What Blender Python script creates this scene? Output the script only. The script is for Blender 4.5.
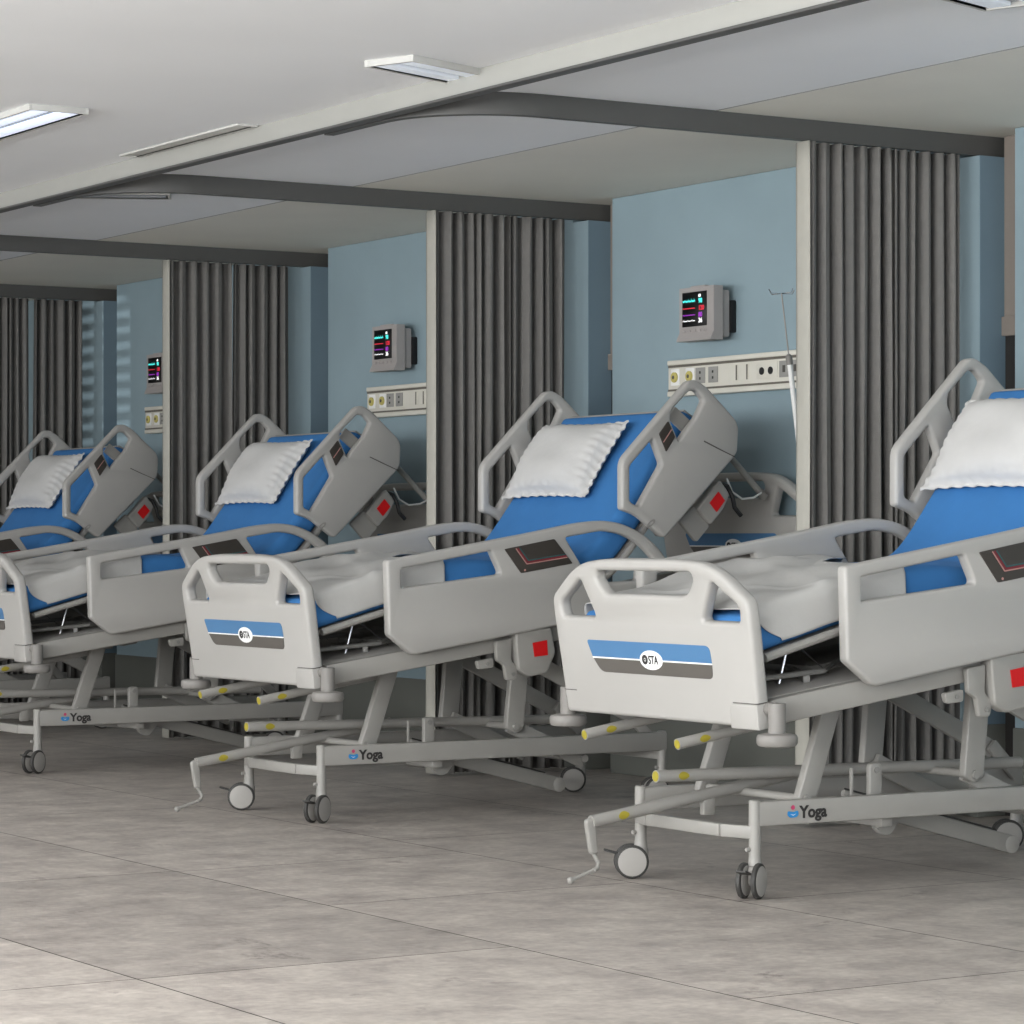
import bpy, bmesh, math, random
from mathutils import Vector, Matrix
random.seed(7)
C = bpy.context.scene.collection
for o in list(bpy.data.objects): bpy.data.objects.remove(o)

# X runs from the corridor to the head wall, Y along the row of beds, Z up
# ------------------------------------------------------------------ camera
cam_d = bpy.data.cameras.new('camera'); cam = bpy.data.objects.new('camera', cam_d); C.objects.link(cam)
TH = math.radians(31.878)
fwd = Vector((math.sin(TH), math.cos(TH), 0)); rgt = Vector((math.cos(TH), -math.sin(TH), 0))
cam.matrix_world = Matrix(((rgt.x, 0, -fwd.x, 0), (rgt.y, 0, -fwd.y, 0), (0, 1, 0, 1.0), (0, 0, 0, 1)))
cam_d.sensor_width = 36; cam_d.lens = 2947 / 1024 * 36; cam_d.shift_y = 25 / 1024
cam_d.clip_start = .05; cam_d.clip_end = 100
bpy.context.scene.camera = cam
# ------------------------------------------------------------------ world, lights, exposure
w = bpy.data.worlds.new('world'); bpy.context.scene.world = w; w.use_nodes = True
bg = w.node_tree.nodes['Background']; bg.inputs[0].default_value = (.75, .85, 1, 1); bg.inputs[1].default_value = 1.0
VS = bpy.context.scene.view_settings
VS.view_transform = 'Standard'; VS.look = 'None'; VS.gamma = 1; VS.use_curve_mapping = False; VS.exposure = 0.0
WIN = [(-1.6, 2.0), (2.6, 6.2), (6.8, 10.4), (11.0, 14.6), (15.2, 18.8)]       # window spans along Y
WPOW = [470, 380, 150, 105, 95]
WX = -2.6; CEIL = 2.44
def area(name, loc, rot, sx, sy, power, col):
    l = bpy.data.lights.new(name, 'AREA'); l.shape = 'RECTANGLE'; l.size = sx; l.size_y = sy; l.energy = power; l.color = col
    o = bpy.data.objects.new(name, l); C.objects.link(o); o.location = loc; o.rotation_euler = rot; return o
for (a, b), p in zip(WIN, WPOW):
    area('window_daylight', (WX - .38, (a + b) / 2, 1.45), (0, math.radians(-124), 0), 1.4, b - a, p, (.985, .99, .985))
area('end_fill_light', (2.2, -3.36, 1.45), (math.radians(138), 0, 0), 4.6, 1.4, 185, (.86, .92, 1))  # unseen light added behind the camera, tilted up to brighten the ceiling
for y, p in ((.6, 30), (3.4, 28), (6.2, 25), (9.0, 24), (11.8, 22), (14.6, 22)):
    area('corridor_lamp', (1.75, y, CEIL - .012), (0, 0, 0), .6, 1.5, p * .82, (.99, .985, .97))

sl = bpy.data.lights.new('low_sun', 'SPOT'); sl.energy = 2100; sl.color = (.92, .97, 1); sl.spot_size = math.radians(6.2); sl.spot_blend = .25; sl.shadow_soft_size = .006
so = bpy.data.objects.new('low_sun', sl); C.objects.link(so); so.location = (-6.0, 16.4, 1.82)
so.rotation_euler = (Vector((6.97, 15.72, 1.80)) - so.location).to_track_quat('-Z', 'Y').to_euler()
# ------------------------------------------------------------------ materials
def lin(h):
    h = h.lstrip('#'); r = []
    for i in (0, 2, 4):
        c = int(h[i:i+2], 16) / 255; r.append(c / 12.92 if c <= .04045 else ((c + .055) / 1.055) ** 2.4)
    return (*r, 1)
def mat(name, col, rough=.5, metal=0, noise=0, nscale=8, bump=0, bscale=60, emit=None, estr=0, spec=.5):
    m = bpy.data.materials.new(name); m.use_nodes = True; nt = m.node_tree; b = nt.nodes['Principled BSDF']
    b.inputs['Base Color'].default_value = lin(col); b.inputs['Roughness'].default_value = rough; b.inputs['Metallic'].default_value = metal
    b.inputs['Specular IOR Level'].default_value = spec
    tc = nt.nodes.new('ShaderNodeTexCoord')
    if noise:
        n = nt.nodes.new('ShaderNodeTexNoise'); n.inputs['Scale'].default_value = nscale; n.inputs['Detail'].default_value = 5
        nt.links.new(tc.outputs['Object'], n.inputs['Vector'])
        mx = nt.nodes.new('ShaderNodeMix'); mx.data_type = 'RGBA'; mx.blend_type = 'MULTIPLY'; mx.inputs[0].default_value = 1
        r = nt.nodes.new('ShaderNodeMapRange'); r.inputs[1].default_value = .3; r.inputs[2].default_value = .7
        r.inputs[3].default_value = 1 - noise; r.inputs[4].default_value = 1
        nt.links.new(n.outputs[0], r.inputs[0]); mx.inputs[6].default_value = lin(col); nt.links.new(r.outputs[0], mx.inputs[7])
        nt.links.new(mx.outputs[2], b.inputs['Base Color'])
    if bump:
        n2 = nt.nodes.new('ShaderNodeTexNoise'); n2.inputs['Scale'].default_value = bscale; n2.inputs['Detail'].default_value = 4
        nt.links.new(tc.outputs['Object'], n2.inputs['Vector'])
        bp = nt.nodes.new('ShaderNodeBump'); bp.inputs['Strength'].default_value = bump; bp.inputs['Distance'].default_value = .01
        nt.links.new(n2.outputs[0], bp.inputs['Height']); nt.links.new(bp.outputs[0], b.inputs['Normal'])
    if emit:
        b.inputs['Emission Color'].default_value = lin(emit); b.inputs['Emission Strength'].default_value = estr
    return m
M = dict(
    white=mat('bed_plastic', '#aeaca8', .42, noise=.03, nscale=3),
    metal=mat('painted_steel', '#999792', .38, noise=.05, nscale=6),
    dmetal=mat('grey_steel', '#8b8a86', .45, noise=.08, nscale=9),
    under=mat('platform_underside', '#a09a92', .6, noise=.1),
    chrome=mat('chrome_rod', '#d8d8da', .25, metal=.9),
    grey=mat('bumper_grey', '#85827e', .5, noise=.04),
    rubber=mat('wheel_rubber', '#3c3b39', .6, noise=.05),
    hub=mat('wheel_disc', '#a3a09b', .5, noise=.03),
    black=mat('black_plastic', '#141416', .5, noise=.05),
    blue=mat('mattress_cover', '#3676b4', .85, noise=.08, nscale=6, bump=.25, bscale=14),
    sheet=mat('cotton_sheet', '#b9b8b5', .9, noise=.05, nscale=10, bump=.15, bscale=25),
    pillow=mat('cotton_pillow', '#cbcac8', .9, noise=.03, nscale=20, bump=.2, bscale=18),
    stripeb=mat('stripe_blue', '#4a78a3', .5, noise=.02),
    stripeg=mat('stripe_grey', '#5a5651', .5, noise=.02),
    label=mat('label_white', '#f2f2f0', .5, noise=.01),
    ink=mat('label_ink', '#2c2a2a', .6, noise=.02),
    pink=mat('logo_pink', '#c2416a', .6, noise=.02),
    logob=mat('logo_blue', '#2a86c8', .6, noise=.02),
    panel=mat('control_panel', '#3f3a35', .45, noise=.05),
    pline=mat('panel_line', '#b98a82', .5, noise=.02), pred=mat('panel_red', '#7a2430', .5, noise=.02), pteal=mat('panel_teal', '#2f5a5c', .5, noise=.02),
    red=mat('red_label', '#cf0a10', .5, noise=.03),
    yellow=mat('yellow_cap', '#a0932a', .5, noise=.05),
    groove=mat('dark_seam', '#55524e', .7, noise=.05),  # dark tone of grout, seams and outlet openings
    curtain=mat('curtain_cloth', '#807e7b', .95, noise=.08, nscale=30, bump=.2, bscale=200, spec=.1),
    litfold=mat('curtain_cloth_lit', '#aeaca3', .95, noise=.05, nscale=20),  # same curtain cloth made paler: light on the front fold painted in
    track=mat('track_metal', '#a9a9a4', .5, noise=.04),
    trackd=mat('track_rail_grey', '#565654', .5, noise=.05),
    ceil=mat('ceiling_paint', '#f3f5f7', .9, noise=.04, nscale=1.2),
    band=mat('ceiling_band_paint', '#ece9de', .9, noise=.05, nscale=2),
    wallb=mat('blue_wall_paint', '#92a7b0', .75, noise=.10, nscale=2.5, bump=.05, bscale=30),
    slate=mat('slate_wall_paint', '#748b99', .75, noise=.06, nscale=2.5),
    brown=mat('recess_wall_paint', '#8d847c', .85, noise=.06, nscale=3),
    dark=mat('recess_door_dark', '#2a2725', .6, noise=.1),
    dado=mat('wall_base_vinyl', '#6f716b', .7, noise=.08, nscale=4),
    plain=mat('plain_wall_paint', '#d3d2ce', .85, noise=.03),
    mon=mat('monitor_case', '#a7a2a0', .45, noise=.04),
    cream=mat('panel_cream', '#dedbd0', .5, noise=.03),
    pgrey=mat('socket_grey', '#9b9a96', .5, noise=.04), pyel=mat('gas_outlet_yellow', '#c4b869', .5, noise=.04),
    pdark=mat('panel_groove', '#6b665d', .6, noise=.05),
    lamp=mat('lamp_tube', '#e8f0ff', .4, emit='#dfeaff', estr=.75),
    lampdim=mat('lamp_tube_dim', '#c8ced6', .4, emit='#dfe6ee', estr=.35),
    lampw=mat('lamp_case', '#c6c6c2', .6, noise=.02), lampg=mat('lamp_reflector', '#a9aeb3', .4, noise=.03),
    scr=mat('screen_black', '#050506', .3, emit='#050506', estr=.1),
    ecyan=mat('trace_cyan', '#3fd0c8', .5, emit='#4fe0d8', estr=1.0), ered=mat('trace_red', '#d03040', .5, emit='#ff3048', estr=.5),
    emag=mat('trace_violet', '#9030b0', .5, emit='#b040d8', estr=.5), ewht=mat('trace_white', '#e0e0e0', .5, emit='#f0f0f0', estr=1.0),
)
# ------------------------------------------------------------------ helpers
def link(name, me, parent=None):
    o = bpy.data.objects.new(name, me); C.objects.link(o)
    if parent is not None: o.parent = parent
    return o
def tag(o, label=None, cat=None, group=None, kind=None):
    for k, v in (('label', label), ('category', cat), ('group', group), ('kind', kind)):
        if v: o[k] = v
    return o
def thing(name, label, cat, loc=(0, 0, 0), group=None):
    o = link(name, None); o.location = loc; return tag(o, label, cat, group)
class MB:
    """collects shapes and links them as one mesh"""
    def __init__(s): s.v = []; s.f = []; s.mi = []; s.mats = []
    def _m(s, m):
        m = M[m] if isinstance(m, str) else m
        if m not in s.mats: s.mats.append(m)
        return s.mats.index(m)
    def raw(s, vs, fs, m):
        k = len(s.v); mi = s._m(m); s.v += [tuple(v) for v in vs]
        for f in fs: s.f.append([k + i for i in f]); s.mi.append(mi)
        return s
    def bmx(s, bm, m, X=None):
        vs = [(X @ v.co if X else v.co.copy()) for v in bm.verts]; bm.verts.index_update()
        s.raw(vs, [[v.index for v in f.verts] for f in bm.faces], m); bm.free(); return s
    def box(s, a, b, m, bev=.003, X=None):
        a = Vector(a); b = Vector(b); bm = bmesh.new(); bmesh.ops.create_cube(bm, size=1)
        for v in bm.verts: v.co = Vector((v.co[i] * abs(b[i] - a[i]) + (a[i] + b[i]) / 2 for i in range(3)))
        if bev > 0: bmesh.ops.bevel(bm, geom=bm.edges[:], offset=min(bev, min(abs(b[i] - a[i]) for i in range(3)) * .4), segments=2, affect='EDGES', profile=.5)
        return s.bmx(bm, m, X)
    def bar(s, p, q, w, d, m, bev=.004, side=(0, 1, 0)):
        """rectangular bar p->q; d = size along side, w = the other one"""
        p = Vector(p); q = Vector(q); ax = (q - p).normalized(); sd = Vector(side); sd = (sd - ax * sd.dot(ax)).normalized(); up = sd.cross(ax)
        X = Matrix((( ax.x, sd.x, up.x, p.x), (ax.y, sd.y, up.y, p.y), (ax.z, sd.z, up.z, p.z), (0, 0, 0, 1)))
        return s.box((0, -d / 2, -w / 2), ((q - p).length, d / 2, w / 2), m, bev, X)
    def tube(s, pts, r, m, n=12, cap=True, rs=None):
        pts = [Vector(p) for p in pts]; vs = []; fs = []; up = None
        for i, p in enumerate(pts):
            t = (pts[min(i + 1, len(pts) - 1)] - pts[max(i - 1, 0)]).normalized()
            if up is None: up = Vector((0, 0, 1)) if abs(t.z) < .9 else Vector((1, 0, 0))
            sd = t.cross(up).normalized(); up = sd.cross(t).normalized(); rr = rs[i] if rs else r
            for k in range(n):
                a = 2 * math.pi * k / n; vs.append(p + (sd * math.cos(a) + up * math.sin(a)) * rr)
        for i in range(len(pts) - 1):
            for k in range(n): fs.append([i * n + k, i * n + (k + 1) % n, (i + 1) * n + (k + 1) % n, (i + 1) * n + k])
        if cap: fs.append(list(range(n))[::-1]); fs.append([(len(pts) - 1) * n + k for k in range(n)])
        return s.raw(vs, fs, m)
    def lathe(s, c, axis, prof, m, n=28):
        """prof: (distance along axis, radius)"""
        c = Vector(c); ax = Vector(axis).normalized()
        return s.tube([c + ax * a for a, r in prof], 0, m, n, True, [max(r, .0004) for a, r in prof])
    def flat(s, outer, holes, th, m, X, bev=.004, rad=.0):
        me = plate(outer, holes, th, bev, rad)
        s.raw([X @ v.co for v in me.vertices], [list(p.vertices) for p in me.polygons], m); bpy.data.meshes.remove(me); return s
    def text(s, body, size, m, X, depth=.0006, bold=0):
        cu = bpy.data.curves.new('t', 'FONT'); cu.body = body; cu.size = size; cu.extrude = depth; cu.offset = bold; cu.resolution_u = 4
        me = to_mesh(cu); s.raw([X @ v.co for v in me.vertices], [list(p.vertices) for p in me.polygons], m); bpy.data.meshes.remove(me); return s
    def build(s, name, parent=None, angle=35, kind=None):
        me = bpy.data.meshes.new(name); me.from_pydata(s.v, [], s.f); me.update()
        for m in s.mats: me.materials.append(m)
        me.polygons.foreach_set('material_index', s.mi)
        bm = bmesh.new(); bm.from_mesh(me); bmesh.ops.remove_doubles(bm, verts=bm.verts, dist=1e-6); bmesh.ops.recalc_face_normals(bm, faces=bm.faces); bm.to_mesh(me); bm.free()
        me.polygons.foreach_set('use_smooth', [True] * len(me.polygons)); me.set_sharp_from_angle(angle=math.radians(angle))
        o = link(name, me, parent)
        if kind: o['kind'] = kind
        return o
def to_mesh(cu):
    o = bpy.data.objects.new('tmp', cu); C.objects.link(o)
    dg = bpy.context.evaluated_depsgraph_get(); dg.update()
    me = bpy.data.meshes.new_from_object(o.evaluated_get(dg)); bpy.data.objects.remove(o); bpy.data.curves.remove(cu); return me
def fillet(pts, rad, n=5):
    if not rad: return pts
    out = []; N = len(pts)
    for i in range(N):
        p = Vector(pts[i][:2]); a = Vector(pts[i - 1][:2]); b = Vector(pts[(i + 1) % N][:2]); r = pts[i][2] if len(pts[i]) > 2 else rad
        da = (a - p); db = (b - p); k = min(r, da.length * .45, db.length * .45)
        s0 = p + da.normalized() * k; s1 = p + db.normalized() * k
        for j in range(n + 1):
            t = j / n; out.append((s0 * (1 - t) ** 2 + p * 2 * t * (1 - t) + s1 * t * t)[:])
    return out
def plate(outer, holes, th, bev=.004, rad=0):
    """flat shape in XY, thickness th centred on Z, rounded edges"""
    cu = bpy.data.curves.new('p', 'CURVE'); cu.dimensions = '2D'; cu.fill_mode = 'BOTH'
    bev = min(bev, th * .45)
    cu.extrude = th / 2 - bev; cu.bevel_depth = bev; cu.bevel_resolution = 2; cu.offset = -bev
    def spl(pts, hole):
        pts = fillet(pts, rad if not isinstance(rad, tuple) else rad[1 if hole else 0]); sp = cu.splines.new('POLY'); sp.points.add(len(pts) - 1)
        ar = sum(pts[i - 1][0] * pts[i][1] - pts[i][0] * pts[i - 1][1] for i in range(len(pts)))
        if (ar > 0) == bool(hole): pts = pts[::-1]
        for q, p in zip(sp.points, pts): q.co = (p[0], p[1], 0, 1)
        sp.use_cyclic_u = True
    spl(outer, False)
    for h in holes: spl(h, True)
    return to_mesh(cu)
def XZ(y, flip=1):          # plate XY -> world XZ at y  (plate z -> -y)
    return Matrix(((1, 0, 0, 0), (0, 0, -1, y), (0, 1, 0, 0), (0, 0, 0, 1)))
def copy_tree(o, parent=None):
    c = o.copy(); C.objects.link(c); c.parent = parent
    for ch in [x for x in KIDS.get(o.name, [])]: copy_tree(ch, c)
    return c
KIDS = {}
def index_kids():
    KIDS.clear()
    for o in bpy.data.objects:
        if o.parent: KIDS.setdefault(o.parent.name, []).append(o)

# ------------------------------------------------------------------ layout numbers
PITCH = 2.54; BX = 4.75; BY = 6.86; WALL = 6.97; CZ = 2.44
K = range(-1, 5)
# ------------------------------------------------------------------ the setting
def floor():
    b = MB(); b.mats = []
    vs = []; fs = []; tone = []
    seams = {-1: [-3, -1.6, .3, 2.2, 4.2, 6.11, 8.02, 9.93, 11.84, 13.75, 15.66, 17.57, 20], 0: [-3, -1.6, .3, 2.29, 4.2, 6.11, 8.02, 9.93, 11.84, 13.75, 15.66, 17.57, 20],
             1: [-3, -.6, 1.32, 3.24, 5.15, 7.06, 8.01, 9.9, 11.8, 13.7, 15.6, 17.5, 20]}
    g = .0022
    for c in range(-6, 5):
        x0 = 2.8 + c; x1 = x0 + 1
        if c == 4: x1 = 7.9
        x0 = max(x0, WX)
        ss = seams.get(c) or [-3] + [(-1.9 if c % 2 else -1.1) + 1.91 * i for i in range(11)] + [20]
        for a, d in zip(ss, ss[1:]):
            k = len(vs); vs += [(x0 + g, a + g, 0), (x1 - g, a + g, 0), (x1 - g, d - g, 0), (x0 + g, d - g, 0)]
            fs.append([k, k + 1, k + 2, k + 3]); t = random.uniform(.93, 1.0)
            if c == 0 and abs(a - 6.11) < .01: t = .80
            if c == 2: t = .95
            tone.append(t)
    n = len(fs); k = len(vs)
    vs += [(WX, -3, -.002), (7.9, -3, -.002), (7.9, 20, -.002), (WX, 20, -.002), (WX, -3, -.1), (7.9, -3, -.1), (7.9, 20, -.1), (WX, 20, -.1)]
    fs += [[k, k + 1, k + 2, k + 3], [k + 4, k + 7, k + 6, k + 5]] + [[k + i, k + 4 + i, k + 4 + (i + 1) % 4, k + (i + 1) % 4] for i in range(4)]
    me = bpy.data.meshes.new('floor'); me.from_pydata(vs, [], fs); me.update()
    at = me.attributes.new('tone', 'FLOAT', 'FACE')
    for i in range(len(fs)): at.data[i].value = tone[i] if i < n else 1
    m = bpy.data.materials.new('floor_tile'); m.use_nodes = True; nt = m.node_tree; L = nt.links; B = nt.nodes['Principled BSDF']
    N = lambda t: nt.nodes.new('ShaderNode' + t)
    tc = N('TexCoord'); mp = N('Mapping'); mp.inputs['Scale'].default_value = (1, 1, 1); L.new(tc.outputs['Object'], mp.inputs[0])
    n1 = N('TexNoise'); n1.inputs['Scale'].default_value = 5.5; n1.inputs['Detail'].default_value = 9; n1.inputs['Roughness'].default_value = .68; L.new(mp.outputs[0], n1.inputs['Vector'])
    r1 = N('ValToRGB'); r1.color_ramp.elements[0].position = .33; r1.color_ramp.elements[0].color = lin('#9b938d'); r1.color_ramp.elements[1].position = .66; r1.color_ramp.elements[1].color = lin('#c4bcb3'); L.new(n1.outputs[0], r1.inputs[0])
    n2 = N('TexNoise'); n2.inputs['Scale'].default_value = 38; n2.inputs['Detail'].default_value = 6; L.new(mp.outputs[0], n2.inputs['Vector'])
    r2 = N('MapRange'); r2.inputs[1].default_value = .3; r2.inputs[2].default_value = .7; r2.inputs[3].default_value = .86; r2.inputs[4].default_value = 1.06; L.new(n2.outputs[0], r2.inputs[0])
    n3 = N('TexNoise'); n3.inputs['Scale'].default_value = 2.6; n3.inputs['Detail'].default_value = 8; n3.inputs['Roughness'].default_value = .75; n3.inputs['Distortion'].default_value = .6; L.new(mp.outputs[0], n3.inputs['Vector'])
    r3 = N('ValToRGB'); e = r3.color_ramp.elements; e[0].position = .30; e[0].color = (.52, .50, .51, 1); e[1].position = .40; e[1].color = (1, 1, 1, 1); L.new(n3.outputs[0], r3.inputs[0])
    a = N('Attribute'); a.attribute_name = 'tone'
    def mul(x, y):
        q = N('Mix'); q.data_type = 'RGBA'; q.blend_type = 'MULTIPLY'; q.inputs[0].default_value = 1; L.new(x, q.inputs[6]); L.new(y, q.inputs[7]); return q.outputs[2]
    c = mul(mul(mul(r1.outputs[0], r2.outputs[0]), r3.outputs[0]), a.outputs['Fac']); L.new(c, B.inputs['Base Color'])
    rr = N('MapRange'); rr.inputs[3].default_value = .42; rr.inputs[4].default_value = .6; L.new(n1.outputs[0], rr.inputs[0]); L.new(rr.outputs[0], B.inputs['Roughness'])
    bp = N('Bump'); bp.inputs['Strength'].default_value = .12; bp.inputs['Distance'].default_value = .004; L.new(n2.outputs[0], bp.inputs['Height']); L.new(bp.outputs[0], B.inputs['Normal'])
    me.materials.append(m); me.materials.append(M['groove'])
    me.polygons.foreach_set('material_index', [0] * n + [1] * (len(fs) - n))
    o = link('floor', me); o['kind'] = 'structure'
floor()
def struct(name, fn): b = MB(); fn(b); return b.build(name, kind='structure')
struct('ceiling', lambda b: b.box((WX - .2, -3, CZ), (8.0, 20, CZ + .1), 'ceil', 0))
struct('trim_1', lambda b: (b.box((5.845, -3, CZ - .0012), (8.0, 20, CZ - .0002), 'band', 0), b.box((5.835, -3, CZ - .0010), (5.845, 20, CZ - .0002), 'pgrey', 0)))
def left(b):
    ys = [-3.2] + [v for ab in WIN for v in ab] + [20.2]
    b.box((WX - .1, -3.2, 0), (WX, 20.2, .75), 'plain', 0); b.box((WX - .1, -3.2, 2.2), (WX, 20.2, CZ), 'plain', 0)
    for i in range(0, len(ys), 2): b.box((WX - .1, ys[i], .75), (WX, ys[i + 1], 2.2), 'plain', 0)
struct('wall_left', left)
for i, (a, d) in enumerate(WIN):
    def wf(b):
        for y in (a, (a + d) / 2, d): b.box((WX - .08, y - .03, .72), (WX - .03, y + .03, 2.23), 'lampw', .004)
        for z in (.75, 2.2): b.box((WX - .08, a, z - .03), (WX - .03, d, z + .03), 'lampw', .004)
    if i == 4:
        wf0 = wf
        def wf(b):
            wf0(b)
            b.box((WX - .022, a, .78), (WX - .018, 16.113, 2.19), 'lampw', 0)  # unseen plate added to mask the beam beside the slats
            for j in range(60): b.box((WX - .022, 16.115, .80 + j * .0233), (WX - .018, d - .03, .80 + j * .0233 + .013), 'lampw', 0)
    struct('window_%d' % (i + 1), wf)
def back(b):
    b.box((WX, -3.1, 0), (7.9, -3.0, .7), 'plain', 0); b.box((WX, -3.1, 2.22), (7.9, -3.0, CZ), 'plain', 0)
    b.box((WX, -3.1, .7), (-.15, -3.0, 2.22), 'plain', 0); b.box((4.55, -3.1, .7), (7.9, -3.0, 2.22), 'plain', 0)
struct('wall_back', back)
struct('wall_front', lambda b: b.box((WX, 20.0, 0), (7.9, 20.1, CZ), 'plain', 0))
struct('wall_outer', lambda b: b.box((7.8, -3, 0), (7.9, 20, CZ), 'plain', 0))
# head wall: one segment per bay with a narrow recess between the segments
for i, k in enumerate(K):
    y0 = 8.047 + PITCH * (k - 1); y1 = 10.40 + PITCH * (k - 1)
    def seg(b):
        b.box((WALL, y0 + .002, .33), (WALL + .3, y0 + .12, 2.362), 'wallb', 0); b.box((WALL, y0 + .12, .33), (WALL + .3, y1, CZ - .004), 'wallb', 0)
        b.box((WALL + .002, y0, .33), (WALL + .3, y0 + .002, 2.362), 'slate', 0)
    struct('wall_right', seg)
    struct('baseboard_right', lambda b: (b.box((WALL - .012, y0, 0), (WALL + .3, y1, .33), 'dado', .004)))
    def rec(b):
        b.box((7.085, y1, 1.745), (7.28, y1 + PITCH - 2.353, CZ - .004), 'brown', 0)
        b.box((7.07, y1, 1.72), (7.085, y1 + PITCH - 2.353, 1.79), 'brown', .003)
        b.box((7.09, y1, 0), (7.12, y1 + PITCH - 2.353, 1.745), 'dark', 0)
    struct('trim_2', rec)
# ------------------------------------------------------------------ ceiling tracks
b = MB(); b.box((4.695, -2.9, 2.372), (4.725, 19.9, CZ), 'track', .002); b.box((4.685, -2.9, 2.366), (4.735, 19.9, 2.374), 'trackd', .001)
tag(b.build('ceiling_track'), 'long beige ceiling track running the whole length of the ward', 'curtain rail')
tr_lab = {0: 'grey curtain rail nearest the camera, ending at the right edge', 1: 'grey curtain rail above the curtains between first and second bed from right',
          2: 'dark curtain rail above the curtains left of the middle bay', 3: 'farthest dark curtain rail at the left edge', -1: 'curtain rail'}
def rail(y):
    pts = [(7.14, y), (6.2, y), (5.3, y)]; c = (5.15, y + .38); r = .38
    for j in range(13):
        a = math.radians(-90 - 90 * j / 12); pts.append((c[0] + r * math.cos(a), c[1] + r * math.sin(a)))
    pts.append((4.77, y + .75))
    b = MB(); T = .016; n = len(pts); L = []; R = []
    for i, p in enumerate(pts):
        a = Vector(pts[max(i - 1, 0)]); d = Vector(pts[min(i + 1, n - 1)]); t = (d - a).normalized(); nn = Vector((-t.y, t.x)); p = Vector(p)
        L.append(p + nn * T); R.append(p - nn * T)
    def sweep(z0, z1, m, sc=1):
        vs = []; fs = []
        for l, r_ in zip(L, R):
            c_ = (l + r_) / 2; l2 = c_ + (l - c_) * sc; r2 = c_ + (r_ - c_) * sc
            vs += [(l2.x, l2.y, z0), (r2.x, r2.y, z0), (r2.x, r2.y, z1), (l2.x, l2.y, z1)]
        for i in range(n - 1):
            for j in range(4): fs.append([i * 4 + j, i * 4 + (j + 1) % 4, i * 4 + 4 + (j + 1) % 4, i * 4 + 4 + j])
        fs += [[3, 2, 1, 0], [n * 4 - 4 + j for j in range(4)]]
        b.raw(vs, fs, m)
    sweep(2.372, CZ, 'trackd'); sweep(2.367, 2.373, 'trackd', 1.12)
    return b.build('curtain_rail')
for k in (0, 1, 2, 3):
    tag(rail(8.1 + PITCH * k + (0, 0, .045, .05)[k]), tr_lab[k], 'curtain rail', 'curtain rails between the bays')

# ------------------------------------------------------------------ curtains
def curtain(y, x0, x1, first, seed):
    rnd = random.Random(seed)
    pts = []
    if first: pts += [(x0 + .004, y + .034), (x0, y + .018), (x0 - .001, y - .008), (x0, y - .032), (x0 + .006, y - .040), (x0 + .012, y - .034), (x0 + .014, y + .02)]; x = x0 + .026
    else: x = x0
    s = 1
    while x < x1 - .01:
        wv = rnd.choice((.017, .022, .030, .036)) * rnd.uniform(.9, 1.1); am = rnd.uniform(.020, .046); om = rnd.uniform(.12, .27)
        for j in range(8):
            t = j / 8; pts.append((x + wv * (t + om * math.sin(2 * math.pi * t)), y - s * am * math.cos(math.pi * t) * (1 - .1 * rnd.random())))
        x += wv; s = -s
    pts.append((x1, y))
    NZ = 26; b = MB(); vs = []; fs = []; n = len(pts); ph = rnd.random() * 6
    for iz in range(NZ + 1):
        z = .012 + (2.363 - .012) * iz / NZ; f = 1 - z / 2.364
        for i, (px, py) in enumerate(pts):
            u = i / n; sx = .008 * math.sin(3 * f + 9 * u + ph) * f; spread = .92 + .10 * min(1, f * 3)
            if first and i < 7: sx = 0; spread = 1
            dy = (py - y) * spread + .006 * math.sin(5 * f + 20 * u + ph) * f
            vs.append((px + sx + (0 if first else -.006 * min(1, f * 1.9) * (1 - u)), y + dy, z))
    for iz in range(NZ):
        for i in range(n - 1): k = iz * n + i; fs.append([k, k + 1, k + n + 1, k + n])
    if first:
        b.raw(vs, [f for f in fs if f[0] % n < 4], 'litfold'); k0 = len(b.v); b.f += [[*f] for f in fs if f[0] % n >= 4]; b.mi += [b._m('curtain')] * sum(1 for f in fs if f[0] % n >= 4)
    else: b.raw(vs, fs, 'curtain')
    o = b.build('curtain', angle=60)
    sm = o.modifiers.new('s', 'SOLIDIFY'); sm.thickness = .0025; sm.offset = 0
    return o
clab = {0: ('grey pleated curtain with a pale front edge beside the rightmost bed', 'grey pleated curtain nearest the wall beside the rightmost bed'),
        1: ('grey pleated curtain with pale front edge behind the middle bed', 'grey pleated curtain nearest the wall behind the middle bed'),
        2: ('grey pleated curtain with pale front edge, third from the right', 'grey pleated curtain nearest the wall, behind the left pillow and blue backrest'),
        3: ('leftmost grey pleated curtain, cut by the left edge', 'grey pleated curtain by the striped patch of wall at far left')}
for k in (0, 1, 2, 3):
    y = 8.1 + PITCH * k + (0, 0, .045, .05)[k]
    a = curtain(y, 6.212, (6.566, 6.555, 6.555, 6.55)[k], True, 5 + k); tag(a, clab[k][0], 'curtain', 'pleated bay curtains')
    a = curtain(y + .004, (6.604, 6.588, 6.588, 6.585)[k], (6.915, 6.885, 6.895, 6.885)[k], False, 30 + k); tag(a, clab[k][1], 'curtain', 'pleated bay curtains')

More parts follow.
